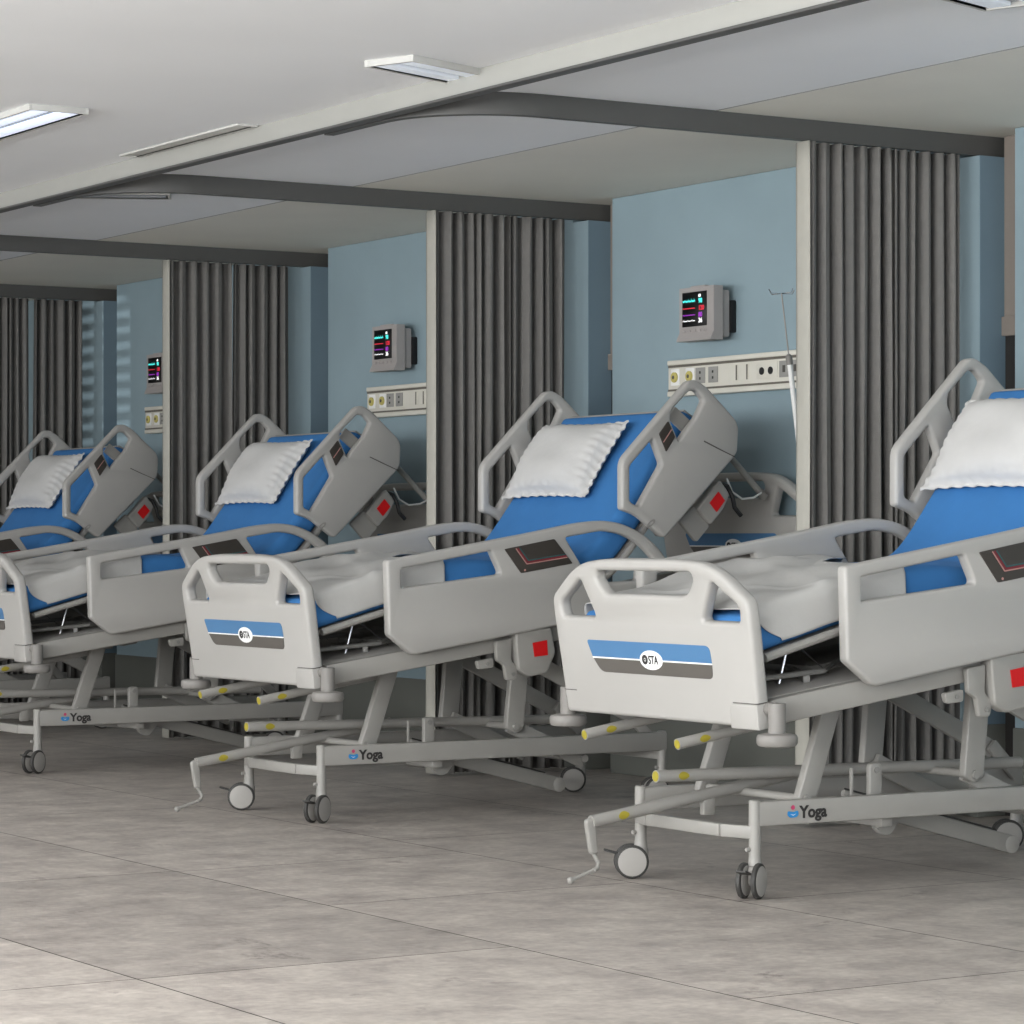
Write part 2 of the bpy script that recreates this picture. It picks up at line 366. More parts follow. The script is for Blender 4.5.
# ------------------------------------------------------------------ ceiling lamps
def lamp(label, c, ang, L_, W_, n, lit, z0=2.420):
    t = thing('ceiling_light', label, 'ceiling light', (c[0], c[1], 0), 'ceiling lights'); t.rotation_euler = (0, 0, math.radians(ang))
    b = MB(); e = .012
    for a, d in (((-L_/2, -W_/2), (L_/2, -W_/2 + e)), ((-L_/2, W_/2 - e), (L_/2, W_/2)), ((-L_/2, -W_/2 + e), (-L_/2 + e, W_/2 - e)), ((L_/2 - e, -W_/2 + e), (L_/2, W_/2 - e))):
        b.box((a[0], a[1], z0), (d[0], d[1], CZ), 'lampw', .001)
    b.build('frame', t)
    b = MB(); b.box((-L_/2 + e, -W_/2 + e, z0 + .014), (L_/2 - e, W_/2 - e, z0 + .02), 'lampg', 0); b.build('reflector', t)
    for i in range(n):
        yy = -W_/2 + W_ * (i + .5) / n
        b = MB(); wd = W_ / n * .28; b.box((-L_/2 + .02, yy - wd, z0 + .003), (L_/2 - .02, yy + wd, z0 + .0135), lit, .001); b.build('light_tube', t)
    return t
lamp('lit ceiling light at the left edge with a long bright diffuser', (3.915, 9.77), 90, 1.22, .215, 2, 'lamp')
lamp('small louvred ceiling light left of centre, in front of the long track', (4.546, 7.783), 21, .40, .19, 2, 'lampdim')
lamp('ceiling light mostly hidden behind the long track, showing a thin pale edge', (4.645, 9.71), 90, .99, .08, 1, 'lampw', 2.433)
lamp('louvred ceiling light at the top right corner', (5.11, 5.84), 18.4, .5, .36, 3, 'lampdim')
lamp('dark thin ceiling light over the bay at far left', (5.09, 11.32), -27, .46, .17, 2, 'lampg')

# ------------------------------------------------------------------ wall equipment per bay
def wall_panel(k, lab):
    yc = 9.40 + PITCH * (k - 1)
    t = thing('bedhead_panel', lab, 'wall panel', (WALL, yc, 1.574), 'bedhead panels')
    b = MB(); b.box((-.040, -.47, .025), (0, .53, .128), 'cream', .004); b.box((-.046, -.47, .128), (0, .53, .148), 'cream', .004); b.box((-.046, -.47, 0), (0, .53, .022), 'cream', .004)
    b.build('housing', t)
    b = MB(); b.box((-.0415, -.468, .118), (-.03, .528, .129), 'pdark', 0); b.box((-.0415, -.468, .021), (-.03, .528, .030), 'pdark', 0); b.build('groove', t)
    X = -.040
    for y in (.476, .372):
        b = MB(); b.box((X - .004, y - .03, .045), (X, y + .03, .112), 'label', .002); b.lathe((X - .003, y, .078), (-1, 0, 0), [(0, .021), (.008, .021), (.010, .012), (.010, 0)], 'pyel', 16)
        b.lathe((X - .012, y, .078), (-1, 0, 0), [(0, .008), (.002, .008)], 'groove', 12); tag(b.build('gas_outlet', t), 'yellow gas outlet')
    for y in (.300, .212):
        b = MB(); b.box((X - .004, y - .032, .046), (X, y + .032, .110), 'pgrey', .002)
        for dz in (-.012, .012): b.box((X - .0055, y - .004, .078 + dz - .005), (X - .0035, y + .004, .078 + dz + .005), 'black', 0)
        tag(b.build('power_socket', t), 'grey power socket')
    for y in (.075, .005):
        b = MB(); b.box((X - .003, y - .030, .046), (X, y + .03, .110), 'cream', .002); b.box((X - .005, y - .026, .048), (X - .002, y - .018, .108), 'pdark', .001); b.build('switch', t)
    b = MB()
    b.box((X - .003, -.215, .046), (X, -.08, .110), 'cream', .002)
    for y in (-.115, -.172): b.lathe((X - .002, y, .076), (-1, 0, 0), [(0, .015), (.004, .015), (.004, .010)], 'black', 16)
    b.build('outlet_plate', t)
    for y in (-.255, -.325, -.40):
        b = MB(); b.box((X - .004, y - .028, .046), (X, y + .028, .110), 'pgrey', .002); b.box((X - .0055, y - .012, .065), (X - .0035, y + .004, .092), 'groove', 0); b.build('power_socket', t)
    return t
def monitor(k, lab):
    yc = 9.40 + PITCH * (k - 1)
    t = thing('patient_monitor', lab, 'monitor', (WALL, yc + .218, 1.785), 'wall monitors')
    x0 = -.120
    def front(b):   # bezel, foot lip leaning out
        vs = []; prof = [(x0, .215), (x0, .035), (x0 - .012, .012), (x0 - .016, 0), (x0 + .045, 0), (x0 + .045, .215)]
        for y in (-.118, .118): vs += [(p[0], y, p[1]) for p in prof]
        n = len(prof); b.raw(vs, [list(range(n)), [n + i for i in range(n)][::-1]] + [[i, (i + 1) % n, n + (i + 1) % n, n + i] for i in range(n)], 'mon')
        b.box((x0 + .005, -.05, .213), (x0 + .03, .05, .221), 'mon', .003)
    b = MB(); front(b); b.build('bezel', t)
    b = MB(); b.box((x0 + .045, -.105, .012), (-.03, .10, .200), 'mon', .008); b.build('body', t)
    b = MB(); b.box((-.03, -.108, .03), (0, .09, .160), 'black', .006); b.build('wall_mount', t)
    b = MB(); b.box((x0 - .003, -.072, .058), (x0 - .0002, .094, .196), 'scr', .001); s = b.build('screen', t)
    R = MB()
    # plate frame: text x -> -Y (left to right seen from the corridor), text y -> Z
    def TX(y, z): return Matrix(((0, 0, -1, x0 - .0035), (-1, 0, 0, y), (0, 1, 0, z), (0, 0, 0, 1)))
    rows = [(.180, 'ewht', '60', 4, .9), (.157, 'ecyan', '98', 9, .9), (.128, 'ered', '120', 6, .25), (.101, 'emag', '80', 5, .5), (.078, 'ewht', '36', 3, .5)]
    for i, (z, m, tx, fq, am) in enumerate(rows):
        b = MB(); pts = []; 
        for j in range(41):
            u = j / 40; y = .090 - u * .085; ph = (u * fq) % 1
            zz = z + .003 + am * .010 * (math.exp(-((ph - .3) / .06) ** 2) - .35 * math.exp(-((ph - .42) / .06) ** 2) + .2 * math.sin(2 * math.pi * ph) * .5)
            pts.append((y, zz))
        vs = []; fs = []
        th = .0016 if i != 1 else .0034
        for (y, zz) in pts: vs += [(x0 - .0036, y, zz - th), (x0 - .0036, y, zz + th)]
        for j in range(40): fs.append([2 * j, 2 * j + 1, 2 * j + 3, 2 * j + 2])
        if i: b.raw(vs, fs, m)
        b.text(tx, .026 if i not in (0,) else .016, m, TX(-.018, z - .006), .0003, .0008)
        b.build('readout', s)
    b = MB()
    for j in range(5): b.box((x0 - .004, .075 - j * .036, .036), (x0 - .0005, .095 - j * .036, .046), 'mon', .001)
    b.build('button_row', t)
    return t
wall_panel(1, 'cream bedhead panel with sockets on the blue wall, under the largest monitor')
wall_panel(2, 'cream bedhead panel half hidden by the curtain behind the middle bed')
wall_panel(3, 'small cream bedhead panel on the far left blue wall')
monitor(1, 'nearest wall monitor with coloured traces, above the full-length socket panel')
monitor(2, 'wall monitor just left of the middle curtains')
monitor(3, 'farthest wall monitor at left, partly hidden by a curtain edge')
# ------------------------------------------------------------------ hospital bed (origin on the floor, foot end at x = 0, head at +x)
TILT = math.radians(8.3); CT, ST = math.cos(TILT), math.sin(TILT)
def T(x, z, y=0):                       # tilted deck frame -> bed frame
    return Vector((x * CT - z * ST, y, .482 + x * ST + z * CT))
def board_X(x):                         # plate frame of an end board: plate x -> -y (seen from the foot), plate y -> up the leaning board
    o = T(x, 0)
    return Matrix(((0, -ST, -CT, o.x), (-1, 0, 0, 0), (0, CT, -ST, o.z), (0, 0, 0, 1)))
bed = thing('hospital_bed', 'bed', 'hospital bed')
def end_board(name, x):
    B = MB(); X = board_X(x)
    outer = [(-.475, 0), (.475, 0), (.487, .30, .05), (.484, .348, .08), (.335, .446, .11), (.17, .458, .08), (-.17, .458, .08), (-.335, .446, .11), (-.484, .348, .08), (-.487, .30, .05)]
    mid = [(-.205, .357, .03), (.205, .357, .03), (.243, .405, .05), (.232, .424, .025), (-.232, .424, .025), (-.243, .405, .05)]
    hr = [(.262, .287, .02), (.438, .287, .015), (.444, .33, .03), (.335, .395, .025), (.322, .395, .02)]
    hl = [(-p[0], *p[1:]) for p in hr]
    B.flat(outer, [mid, hr, hl], .042, 'white', X, .012, .012)
    o = B.build(name, bed)
    b = MB(); b.flat([(.478, -.004), (.352, -.004), (.358, .050, .02), (.366, .066, .01), (.481, .066)], [], .054, 'white', X, .004, .004); b.build('corner_cap', o)
    for a_, c_ in ((.366, .481), (-.476, -.41)):
        b = MB(); b.flat([(a_, .0662), (c_, .0662), (c_, .0688), (a_, .0688)], [], .0425, 'groove', X, 0, 0); b.build('cap_seam', o)
    F = .0215
    def DX(z): m_ = X.copy(); return m_ @ Matrix.Translation((0, 0, z))
    lab = MB()
    blue_ = [(-.322, .221, .012), (.288, .221, .022), (.291, .172, .001), (-.300, .172, .001)]
    grey_ = [(-.297, .168, .001), (.291, .168, .001), (.288, .128, .025), (-.262, .128, .03)]
    lab.flat(blue_, [], .002, 'stripeb', DX(F), 0, .01); lab.flat(grey_, [], .002, 'stripeg', DX(F), 0, .01)
    lab.flat([(-.299, .168), (.291, .168), (.291, .1722), (-.301, .1722)], [], .0022, 'label', DX(F), 0, 0)
    lab.build('stripe_label', o)
    bd = MB(); el = [(.056 * math.cos(a * math.pi / 18), .171 + .028 * math.sin(a * math.pi / 18)) for a in range(36)]
    bd.flat(el, [], .004, 'label', DX(F), 0, 0)
    ci = [(-.030 + .014 * math.cos(a * math.pi / 12), .172 + .014 * math.sin(a * math.pi / 12)) for a in range(24)]
    ci2 = [(-.030 + .0055 * math.cos(a * math.pi / 8), .172 + .0055 * math.sin(a * math.pi / 8)) for a in range(16)]
    bd.flat(ci, [ci2], .002, 'ink', DX(F + .002), 0, 0)
    bd.flat([(-.0335, .172), (-.030, .1755), (-.0265, .172), (-.030, .1685)], [], .002, 'ink', DX(F + .002), 0, 0)
    bd.text('STA', .034, 'ink', DX(F + .0025) @ Matrix.Translation((-.013, .1605, 0)) @ Matrix.Scale(.80, 4, (1, 0, 0)), .0005, .0006)
    tag(bd.build('logo_badge', o), 'white oval badge with dark emblem')
    return o
end_board('footboard', 0.027); end_board('headboard', 2.195)
# corner bumpers
for x in (.035, 2.17):
    for s in (-1, 1):
        b = MB(); c = T(x, 0, s * .515)
        b.tube([c + Vector((0, 0, -.03)), c + Vector((0, 0, .066))], .024, 'grey', 18); b.tube([c + Vector((0, 0, .05)), T(x, .05, s * .44)], .018, 'grey', 14)
        b.lathe(c + Vector((0, 0, -.052)), (0, 0, 1), [(0, .034), (.004, .051), (.012, .056), (.026, .056), (.034, .052), (.038, .034)], 'grey', 24)
        b.build('corner_bumper', bed)
# deck frame: two side bars, cross members
b = MB()
for s in (-1, 1):
    b.bar(T(.075, .031, s * .43), T(2.165, .031, s * .43), .070, .04, 'metal', .006)
for x in (.09, .55, 1.05, 1.6, 2.13): b.bar(T(x, .031, -.42), T(x, .031, .42), .05, .04, 'metal', .005, side=(1, 0, 0))
b.build('deck_frame', bed)
b = MB(); b.bar(T(.08, .062), T(1.3, .062), .010, .82, 'white', .003); b.build('deck_cover', bed)
b = MB(); b.box((.0, -.15, 0), (.5, .15, .03), 'dmetal', .004, X=Matrix.Translation(T(.45, .055)) @ Matrix.Rotation(-TILT, 4, 'Y')); b.build('motor_tray', bed)
# mattress path (top surface line)
P = [(.025, .785), (.16, .822), (.34, .868), (.50, .903), (.62, .917), (.80, .917), (.98, .917), (1.09, .925), (1.17, .955), (1.24, 1.02), (1.32, 1.115), (1.42, 1.245), (1.50, 1.36), (1.575, 1.465)]
def path(n=44):
    out = []
    seg = []
    for i in range(len(P) - 1):
        p0 = P[max(i - 1, 0)]; p1 = P[i]; p2 = P[i + 1]; p3 = P[min(i + 2, len(P) - 1)]
        for j in range(4):
            t = j / 4; out.append(tuple(.5 * (2 * p1[k] + (p2[k] - p0[k]) * t + (2 * p0[k] - 5 * p1[k] + 4 * p2[k] - p3[k]) * t * t + (3 * p1[k] - p0[k] - 3 * p2[k] + p3[k]) * t ** 3) for k in (0, 1)))
    out.append(P[-1]); return out
PT = path()
def frame(i):
    a = Vector(PT[max(i - 1, 0)]); b_ = Vector(PT[min(i + 1, len(PT) - 1)]); t = (b_ - a).normalized(); return Vector(PT[i]), t, Vector((-t.y, t.x))
# platform: four sections under the mattress, each with a raised light rim
def platform(i0, i1, name):
    b = MB(); vs = []; fs = []; n = 0
    for i in range(i0, i1 + 1):
        p, t, nn = frame(i); q = p - nn * .112; q2 = p - nn * .124
        vs += [(q.x, -.41, q.y), (q.x, .41, q.y), (q2.x, .41, q2.y), (q2.x, -.41, q2.y)]; n += 1
    for i in range(n - 1):
        for j in range(4): fs.append([i * 4 + j, i * 4 + (j + 1) % 4, i * 4 + 4 + (j + 1) % 4, i * 4 + 4 + j])
    fs += [[0, 1, 2, 3], [n * 4 - 1 - j for j in range(4)]]
    b.raw(vs, fs, 'under')
    for s in (-1, 1):
        pts = []
        for i in range(i0, i1 + 1):
            p, t, nn = frame(i); q = p - nn * .118; pts.append((q.x, s * .4295, q.y))
        b.tube(pts, .0125, 'metal', 10)
    return b.build(name, bed)
platform(0, 18, 'leg_platform'); platform(19, 29, 'seat_platform'); platform(31, len(PT) - 1, 'backrest_platform')
b = MB()   # tube frame under the backrest
for s in (-1, 1):
    p0, t, nn = frame(32); p1, _, n1 = frame(len(PT) - 1); a = p0 - nn * .15; c = p1 - n1 * .15
    b.tube([(a.x, s * .33, a.y), (c.x, s * .33, c.y)], .014, 'metal', 10)
p1, _, n1 = frame(len(PT) - 1); a = p1 - n1 * .005; c = p1 - n1 * .13
b.bar((a.x + .030, 0, a.y + .012), (c.x + .030, 0, c.y + .022), .008, .78, 'metal', .005)
b.build('backrest_frame', bed)
# foot section stay rods
for s, ry in ((-1, -.22), (1, .22)):
    b = MB(); b.tube([(.30, ry, .715), (.262, ry, .583)], .0045, 'chrome', 8); b.tube([(.31, ry, .705), (.47, ry, .592), (.22, ry + .02, .615)], .004, 'chrome', 8); b.build('stay_rod', bed)
b = MB(); b.tube([(.05, -.30, .60), (.36, -.30, .625), (.60, -.1, .66)], .008, 'dmetal', 8); b.tube([(.05, .2, .60), (.50, .2, .64)], .008, 'dmetal', 8); b.bar((.3, -.3, .60), (.62, .3, .63), .03, .02, 'dmetal', .003); b.build('leg_linkage', bed)
# side rails, traced as outlines in the vertical plane beside the bed
FO = [(.266, .919, .012), (.274, .66, .012), (.370, .588, .02), (.86, .664), (1.33, .742, .03), (1.392, .80, .03), (1.392, .865, .02), (1.452, .912, .01), (1.405, .966, .03), (1.336, 1.016, .05), (1.25, 1.050, .05), (1.161, 1.061, .05), (1.05, 1.050, .04), (.861, 1.016, .03)]
FH1 = [(.325, .890, .006), (.325, .823, .006), (.733, .868, .02), (.690, .951, .008)]
FH2 = [(1.003, .998, .01), (1.075, .895, .01), (1.115, .835, .015), (1.318, .84, .015), (1.318, .878, .015), (1.392, .918, .01), (1.33, .975, .04), (1.25, 1.012, .04), (1.161, 1.023, .03)]
FP = [(.742, .957), (.952, .993), (1.030, .905), (.812, .871)]
HO = [(1.247, 1.280), (1.247, 1.100, .012), (1.316, 1.080), (1.436, .994, .02), (1.752, 1.296), (1.768, 1.318, .02), (1.774, 1.405, .02), (1.762, 1.436, .02), (1.628, 1.556, .02), (1.580, 1.582, .03), (1.545, 1.578, .02)]
HH1 = [(1.283, 1.259), (1.283, 1.128), (1.322, 1.112), (1.425, 1.268), (1.384, 1.360)]
HH2 = [(1.466, 1.463), (1.462, 1.428), (1.501, 1.350), (1.535, 1.395), (1.582, 1.445), (1.615, 1.507), (1.582, 1.541), (1.550, 1.541)]
HP = [(1.449, 1.426), (1.480, 1.368), (1.440, 1.312), (1.408, 1.378)]
def quad_line(q, u0, v0, u1, v1, wd):
    A, B_, C_, D = [Vector(p) for p in q]     # corners TL TR BR BL
    f_ = lambda u, v: (A * (1 - u) + B_ * u) * (1 - v) + (D * (1 - u) + C_ * u) * v
    p, r = f_(u0, v0), f_(u1, v1); d = (r - p).normalized() * 0; n_ = Vector((-(r - p).y, (r - p).x)).normalized() * wd / 2
    return [tuple(p + n_), tuple(r + n_), tuple(r - n_), tuple(p - n_)]
for s in (-1, 1):
    y = s * .490; SH = Matrix.Translation((.004, 0, 0)); Y = SH @ XZ(y)
    out = (.0215 if s < 0 else -.0215)     # plate z towards the outside
    b = MB(); b.flat(FO, [FH1, FH2], .040, 'white', Y, .010, (.02, .01)); r = b.build('foot_side_rail', bed)
    OX = SH @ XZ(y) @ Matrix.Translation((0, 0, out))
    b = MB(); b.flat(FP, [], .006, 'panel', OX, .0015, .006)
    OX2 = SH @ XZ(y) @ Matrix.Translation((0, 0, out * 1.16))
    for (m_, o_, wd) in (('pline', .0, .0035), ('pred', .035, .006), ('pteal', .075, .004)):
        b.flat(quad_line(FP, .20 + o_, .06, .20 + o_, .70 - o_ * 1.6, wd), [], .001, m_, OX2, 0, 0)
        b.flat(quad_line(FP, .20 + o_, .70 - o_ * 1.6, .985, .74 - o_ * 1.6, wd), [], .001, m_, OX2, 0, 0)
    b.lathe(OX2 @ Vector((.826, .882, 0)), (0, -1, 0), [(0, .004), (.001, .004)], 'pline', 10)
    tag(b.build('control_panel', r), 'dark control panel')
    b = MB(); b.flat(HO, [HH1, HH2], .040, 'white', Y, .011, (.03, .012)); r = b.build('head_side_rail', bed)
    b = MB(); b.flat(HP, [], .006, 'panel', OX, .0015, .006); b.flat(quad_line(HP, .5, .05, .5, .95, .004), [], .001, 'pline', OX2, 0, 0); tag(b.build('control_panel', r), 'dark control panel')
    b = MB()
    for q in ([(1.612, 1.357), (1.672, 1.332), (1.752, 1.300), (1.751, 1.2975), (1.671, 1.3285), (1.611, 1.353)],): b.flat(q, [], .0025, 'groove', OX, 0, 0)
    b.build('moulded_seam', r); b = MB()
    ov = [(1.373 + .024 * math.cos(a) * .75 - .010 * math.sin(a) * .3, 1.050 + .009 * math.sin(a) + .012 * math.cos(a)) for a in [i * math.pi / 10 for i in range(20)]]
    ov2 = [(1.373 + (p[0] - 1.373) * .5, 1.05 + (p[1] - 1.05) * .5) for p in ov]
    b.flat(ov, [ov2], .0025, 'metal', OX, 0, 0); b.build('moulded_trim', r)
# rail mounts, release boxes
for s in (-1, 1):
    y = s * .455
    b = MB(); b.flat([(.800, .665), (.952, .675), (.972, .585), (.935, .512), (.860, .500), (.815, .525)], [], .05, 'metal', XZ(s * .475), .008, .012)
    r = b.build('release_box', bed)
    b = MB(); b.flat([(.871, .622), (.931, .631), (.935, .577), (.879, .572)], [], .052, 'red', XZ(s * .475 + s * .002), 0, .002); tag(b.build('red_label', r), 'red label plate')
    b = MB(); b.flat([(.73, .63), (.80, .64), (.795, .56), (.825, .53), (.815, .490), (.775, .490), (.765, .545), (.735, .56)], [], .02, 'metal', XZ(s * .470), .004, .01); b.flat([(.66, .56), (.73, .57), (.73, .535), (.67, .53)], [], .02, 'metal', XZ(s * .455), .003, .01)
    b.lathe((.80, s * .483, .512), (0, s, 0), [(0, .007), (.004, .007)], 'dmetal', 10); b.lathe((.70, s * .47, .55), (0, s, 0), [(0, .007), (.004, .007)], 'dmetal', 10); b.build('rail_bracket', bed)
    b = MB(); b.flat([(1.632, 1.105), (1.732, 1.215), (1.778, 1.16), (1.745, 1.10), (1.690, 1.045)], [], .045, 'metal', XZ(s * .43), .007, .012); r = b.build('release_box', bed)
    b = MB(); b.flat([(1.682, 1.127), (1.722, 1.170), (1.752, 1.136), (1.714, 1.093)], [], .047, 'red', XZ(s * .43 + s * .002), 0, .003); tag(b.build('red_label', r), 'red label plate')
    b = MB(); b.flat([(1.56, 1.06), (1.63, 1.12), (1.70, 1.04), (1.64, .98)], [], .02, 'metal', XZ(s * .42), .004, .012); b.bar((1.45, s * .42, 1.02), (1.66, s * .42, 1.2), .05, .02, 'dmetal', .004); b.build('rail_bracket', bed)
    b = MB(); b.tube([(1.74, s * .44, 1.20), (1.77, s * .445, 1.19), (1.79, s * .45, 1.15), (1.80, s * .45, 1.11), (1.83, s * .45, 1.08)], .009, 'black', 8); tag(b.build('release_lever', bed), 'black release lever')
    if s > 0: continue
    b = MB(); b.bar((1.510, s * .447, 1.462), (1.665, s * .447, 1.345), .055, .014, 'metal', .004); b.build('rail_bracket', bed)
b = MB(); b.tube([(1.845, -.30, 1.345), (2.03, -.30, 1.172)], .0125, 'metal', 12); b.tube([(2.03, -.30, 1.172), (2.05, -.30, 1.155)], .018, 'grey', 12); b.build('gas_spring', bed)
b = MB(); b.tube([(1.80, -.40, 1.22), (1.84, -.38, 1.17), (1.90, -.36, 1.145), (1.97, -.34, 1.15), (2.03, -.31, 1.17)], .004, 'label', 8); tag(b.build('cable', bed), 'thin white cable')
# base frame
b = MB()
for s in (-1, 1): b.box((.135, s * .28 - .0175, .198), (1.60, s * .28 + .0175, .267), 'metal', .006)
b.build('base_frame', bed)
base = b = MB()
fp = [(.135, -.28, .182), (.10, -.18, .182), (.10, .18, .182), (.135, .28, .182)]
b = MB()
for p, q in zip(fp, fp[1:]): b.bar(p, q, .036, .035, 'metal', .004, side=(1, 0, 0))
b.build('foot_cross_bar', bed)
b = MB(); b.bar((1.585, -.28, .182), (1.585, .28, .182), .036, .035, 'metal', .004, side=(1, 0, 0)); b.build('head_cross_bar', bed)
for x in (.135, 1.585):
    for s in (-1, 1):
        b = MB(); b.lathe((x, s * .28, .10), (0, 0, 1), [(0, .0175), (.168, .0175), (.171, .014)], 'metal', 20); b.lathe((x - .018, s * .28, .135), (-1, 0, 0), [(0, .006), (.012, .006)], 'metal', 10); b.build('corner_post', bed)
bf = [o for o in bpy.data.objects if o.name == 'base_frame'][0]
b = MB(); X = XZ(-.2985) @ Matrix.Translation((0, 0, 0))
b.lathe((.253, -.298, .246), (0, -1, 0), [(0, .0065), (.001, .0065)], 'pink', 14)
b.flat([(.236, .237, .004), (.253, .233, .004), (.270, .237, .004), (.273, .226, .006), (.264, .218, .005), (.242, .218, .005), (.233, .226, .006)], [], .0012, 'logob', X, 0, .004)
b.flat([(.243, .2285), (.253, .2255), (.263, .2285), (.253, .2235)], [], .0016, 'label', X, 0, .001)
b.text('Yoga', .047, 'ink', X @ Matrix.Translation((.277, .2165, .0004)), .0004, .0016); tag(b.build('brand_label', bf), 'dark lettering with a pink and blue mark')
# casters
def caster(x, y, ax, brake):
    ax = Vector((ax[0], ax[1], 0)).normalized(); side = Vector((-ax.y, ax.x, 0))
    if side.x > 0: side = -side
    # sits under the post
    e = link('caster', None, bed); e.location = (x, y, 0)
    c = side * .028 + Vector((0, 0, .05))
    b = MB(); b.lathe((0, 0, .075), (0, 0, 1), [(0, .022), (.02, .020), (.04, .0175), (.045, .0175)], 'metal', 16); b.box((-.022, -.012, .035), (.030, .012, .09), 'grey', .006, X=Matrix.Rotation(math.atan2(side.y, side.x), 4, 'Z')); b.build('fork', e)
    for s in (-1, 1):
        b = MB(); o = c + ax * (.022 * s)
        b.lathe(o - ax * .0085, ax, [(0, .043), (.003, .049), (.0085, .05), (.014, .049), (.017, .043)], 'rubber', 28)
        b.lathe(o - ax * .010, ax, [(0, .038), (.001, .042), (.019, .042), (.020, .038)], 'hub', 28)
        b.build('wheel', e)
    if brake:
        b = MB(); p = c + Vector((0, 0, .022)) + side * .035
        b.bar(p, p + side * .045 + Vector((0, 0, .012)), .006, .03, 'rubber', .002, side=ax); b.build('brake_pedal', e)
vb = Vector((-.528, -.849)); vr = Vector((.849, -.528))
mixv = lambda a: vb * math.cos(math.radians(a)) + vr * math.sin(math.radians(a))
caster(.135, -.28, mixv(64), True); caster(.135, .28, mixv(4), True); caster(1.585, -.28, mixv(20), False); caster(1.585, .28, mixv(2), False)
# lifting arms
for s in (-1, 1):
    y = s * .235
    b = MB(); zb = .235 if s < 0 else .252; b.flat([(.40, .525), (.465, .525), (.366, zb), (.300, zb)], [], .03, 'metal', XZ(y), .005, .01); b.lathe((.335, y - .02, .262), (0, 1, 0), [(0, .012), (.04, .012)], 'dmetal', 12); b.build('lifting_arm', bed)
    b = MB(); b.flat([(.945, .575), (1.02, .575), (.992, .295), (.955, .280), (.918, .300)], [], .03, 'metal', XZ(y), .005, .012); b.lathe((.955, y - .02, .305), (0, 1, 0), [(0, .013), (.04, .013)], 'dmetal', 12); b.build('lifting_arm', bed)
    b = MB(); b.bar((.95, s * .205, .312), (1.28, s * .205, .165), .055, .02, 'metal', .004); b.build('lower_link', bed)
    b = MB(); b.bar((1.02, s * .265, .545), (1.47, s * .265, .325), .06, .02, 'metal', .004); b.bar((1.45, s * .245, .345), (1.56, s * .245, .24), .04, .02, 'metal', .004); b.build('brace', bed)
b = MB(); b.tube([(1.28, -.22, .175), (1.28, .22, .175)], .015, 'metal'); b.bar((1.28, 0, .175), (1.3, 0, .24), .04, .3, 'metal'); b.build('pivot_tube', bed)
b = MB(); b.tube([(.335, -.26, .262), (.335, .26, .262)], .012, 'metal'); b.tube([(.955, -.26, .305), (.955, .26, .305)], .012, 'metal'); b.build('arm_shaft', bed)
# cranks
def crank(p, q, r, caps=True, handle=False):
    p = Vector(p); q = Vector(q); ax = (q - p).normalized()
    b = MB(); b.tube([p, q], r, 'metal', 18); o = b.build('crank', bed)
    b = MB()
    if not handle: b.lathe(p - ax * .002, ax, [(0, r * .45), (0.0005, r * .82), (.004, r * .84)], 'yellow', 18)
    if not handle: tag(b.build('end_cap', o), 'yellow end cap'); b = MB()
    # yellow sticker on the camera-side of the tube
    d = p + ax * (.085 if not handle else .10); side = Vector((0, -1, 0)); up = ax.cross(side)
    for k in range(1):
        vs = []; fs = []
        for i in range(7):
            for j in range(5):
                a = math.radians(-40 + 80 * j / 4); w_ = math.cos((i - 3) / 3 * 1.3) ; a *= max(.15, w_)
                vs.append(d + ax * ((i - 3) * .006) + (side * math.cos(a) + up * math.sin(a)) * (r + .0006))
        for i in range(6):
            for j in range(4): k0 = i * 5 + j; fs.append([k0, k0 + 1, k0 + 6, k0 + 5])
        b.raw(vs, fs, 'yellow')
    tag(b.build('crank_marking', o), 'yellow mark')
    return o
crank(T(-.07, -.045, .279) , T(.45, -.035, .279), .0155)
crank(T(-.07, -.045, -.188), T(.45, -.035, -.188), .0155)
crank((-.045, -.057, .329), (1.30, -.057, .314), .0175)
co = crank((-.190, .05, .200), (.60, .05, .318), .0180, handle=True)
b = MB(); b.flat([(-.214, .208, .016), (-.180, .212, .016), (-.172, .110, .008), (-.196, .110, .008)], [], .020, 'metal', XZ(.05), .006, .012)
b.tube([(-.184, .05, .112), (-.170, .045, .085), (-.180, .035, .070), (-.195, .03, .066)], .0065, 'metal'); b.tube([(-.187, .035, .068), (-.262, .03, .046)], .0055, 'metal'); b.lathe((-.262, .03, .046), (-1, 0, -.3), [(0, .006), (.006, .010), (.016, .010), (.02, .006)], 'metal', 14); b.build('crank_handle', co)
b = MB()
b.box((.19, .038, .20), (.23, .062, .25), 'metal', .004); b.build('crank_bracket', bed); b = MB()
b.flat([(.578, .352, .016), (.622, .352, .016), (.622, .24), (.578, .24)], [], .02, 'metal', XZ(-.225), .004, .01); b.lathe((.600, -.237, .333), (0, -1, 0), [(0, .009), (.004, .009)], 'dmetal', 12)
b.build('crank_bracket', bed)
b = MB(); b.box((.51, -.235, .24), (.518, -.225, .34), 'metal', .002); b.build('stop_pin', bed)
b = MB(); b.flat([(.62, .235), (.74, .235), (.74, .17), (.705, .130, .02), (.66, .140, .02), (.64, .18)], [], .02, 'metal', XZ(-.16), .004, .012); b.lathe((.66, -.17, .165), (0, -1, 0), [(0, .009), (.012, .009)], 'metal', 12)
b.bar((.30, -.05, .212), (.68, -.05, .165), .022, .03, 'metal', .003); b.build('brake_linkage', bed)
b = MB(); b.bar((.62, -.05, .235), (1.27, -.05, .066), .055, .02, 'metal', .006); b.lathe((1.27, -.061, .066), (0, 1, 0), [(0, .026), (.001, .0275), (.021, .0275), (.022, .026)], 'metal', 24); b.bar((.64, -.0385, .262), (1.22, -.0385, .112), .006, .004, 'rubber', 0); b.build('brake_bar', bed)
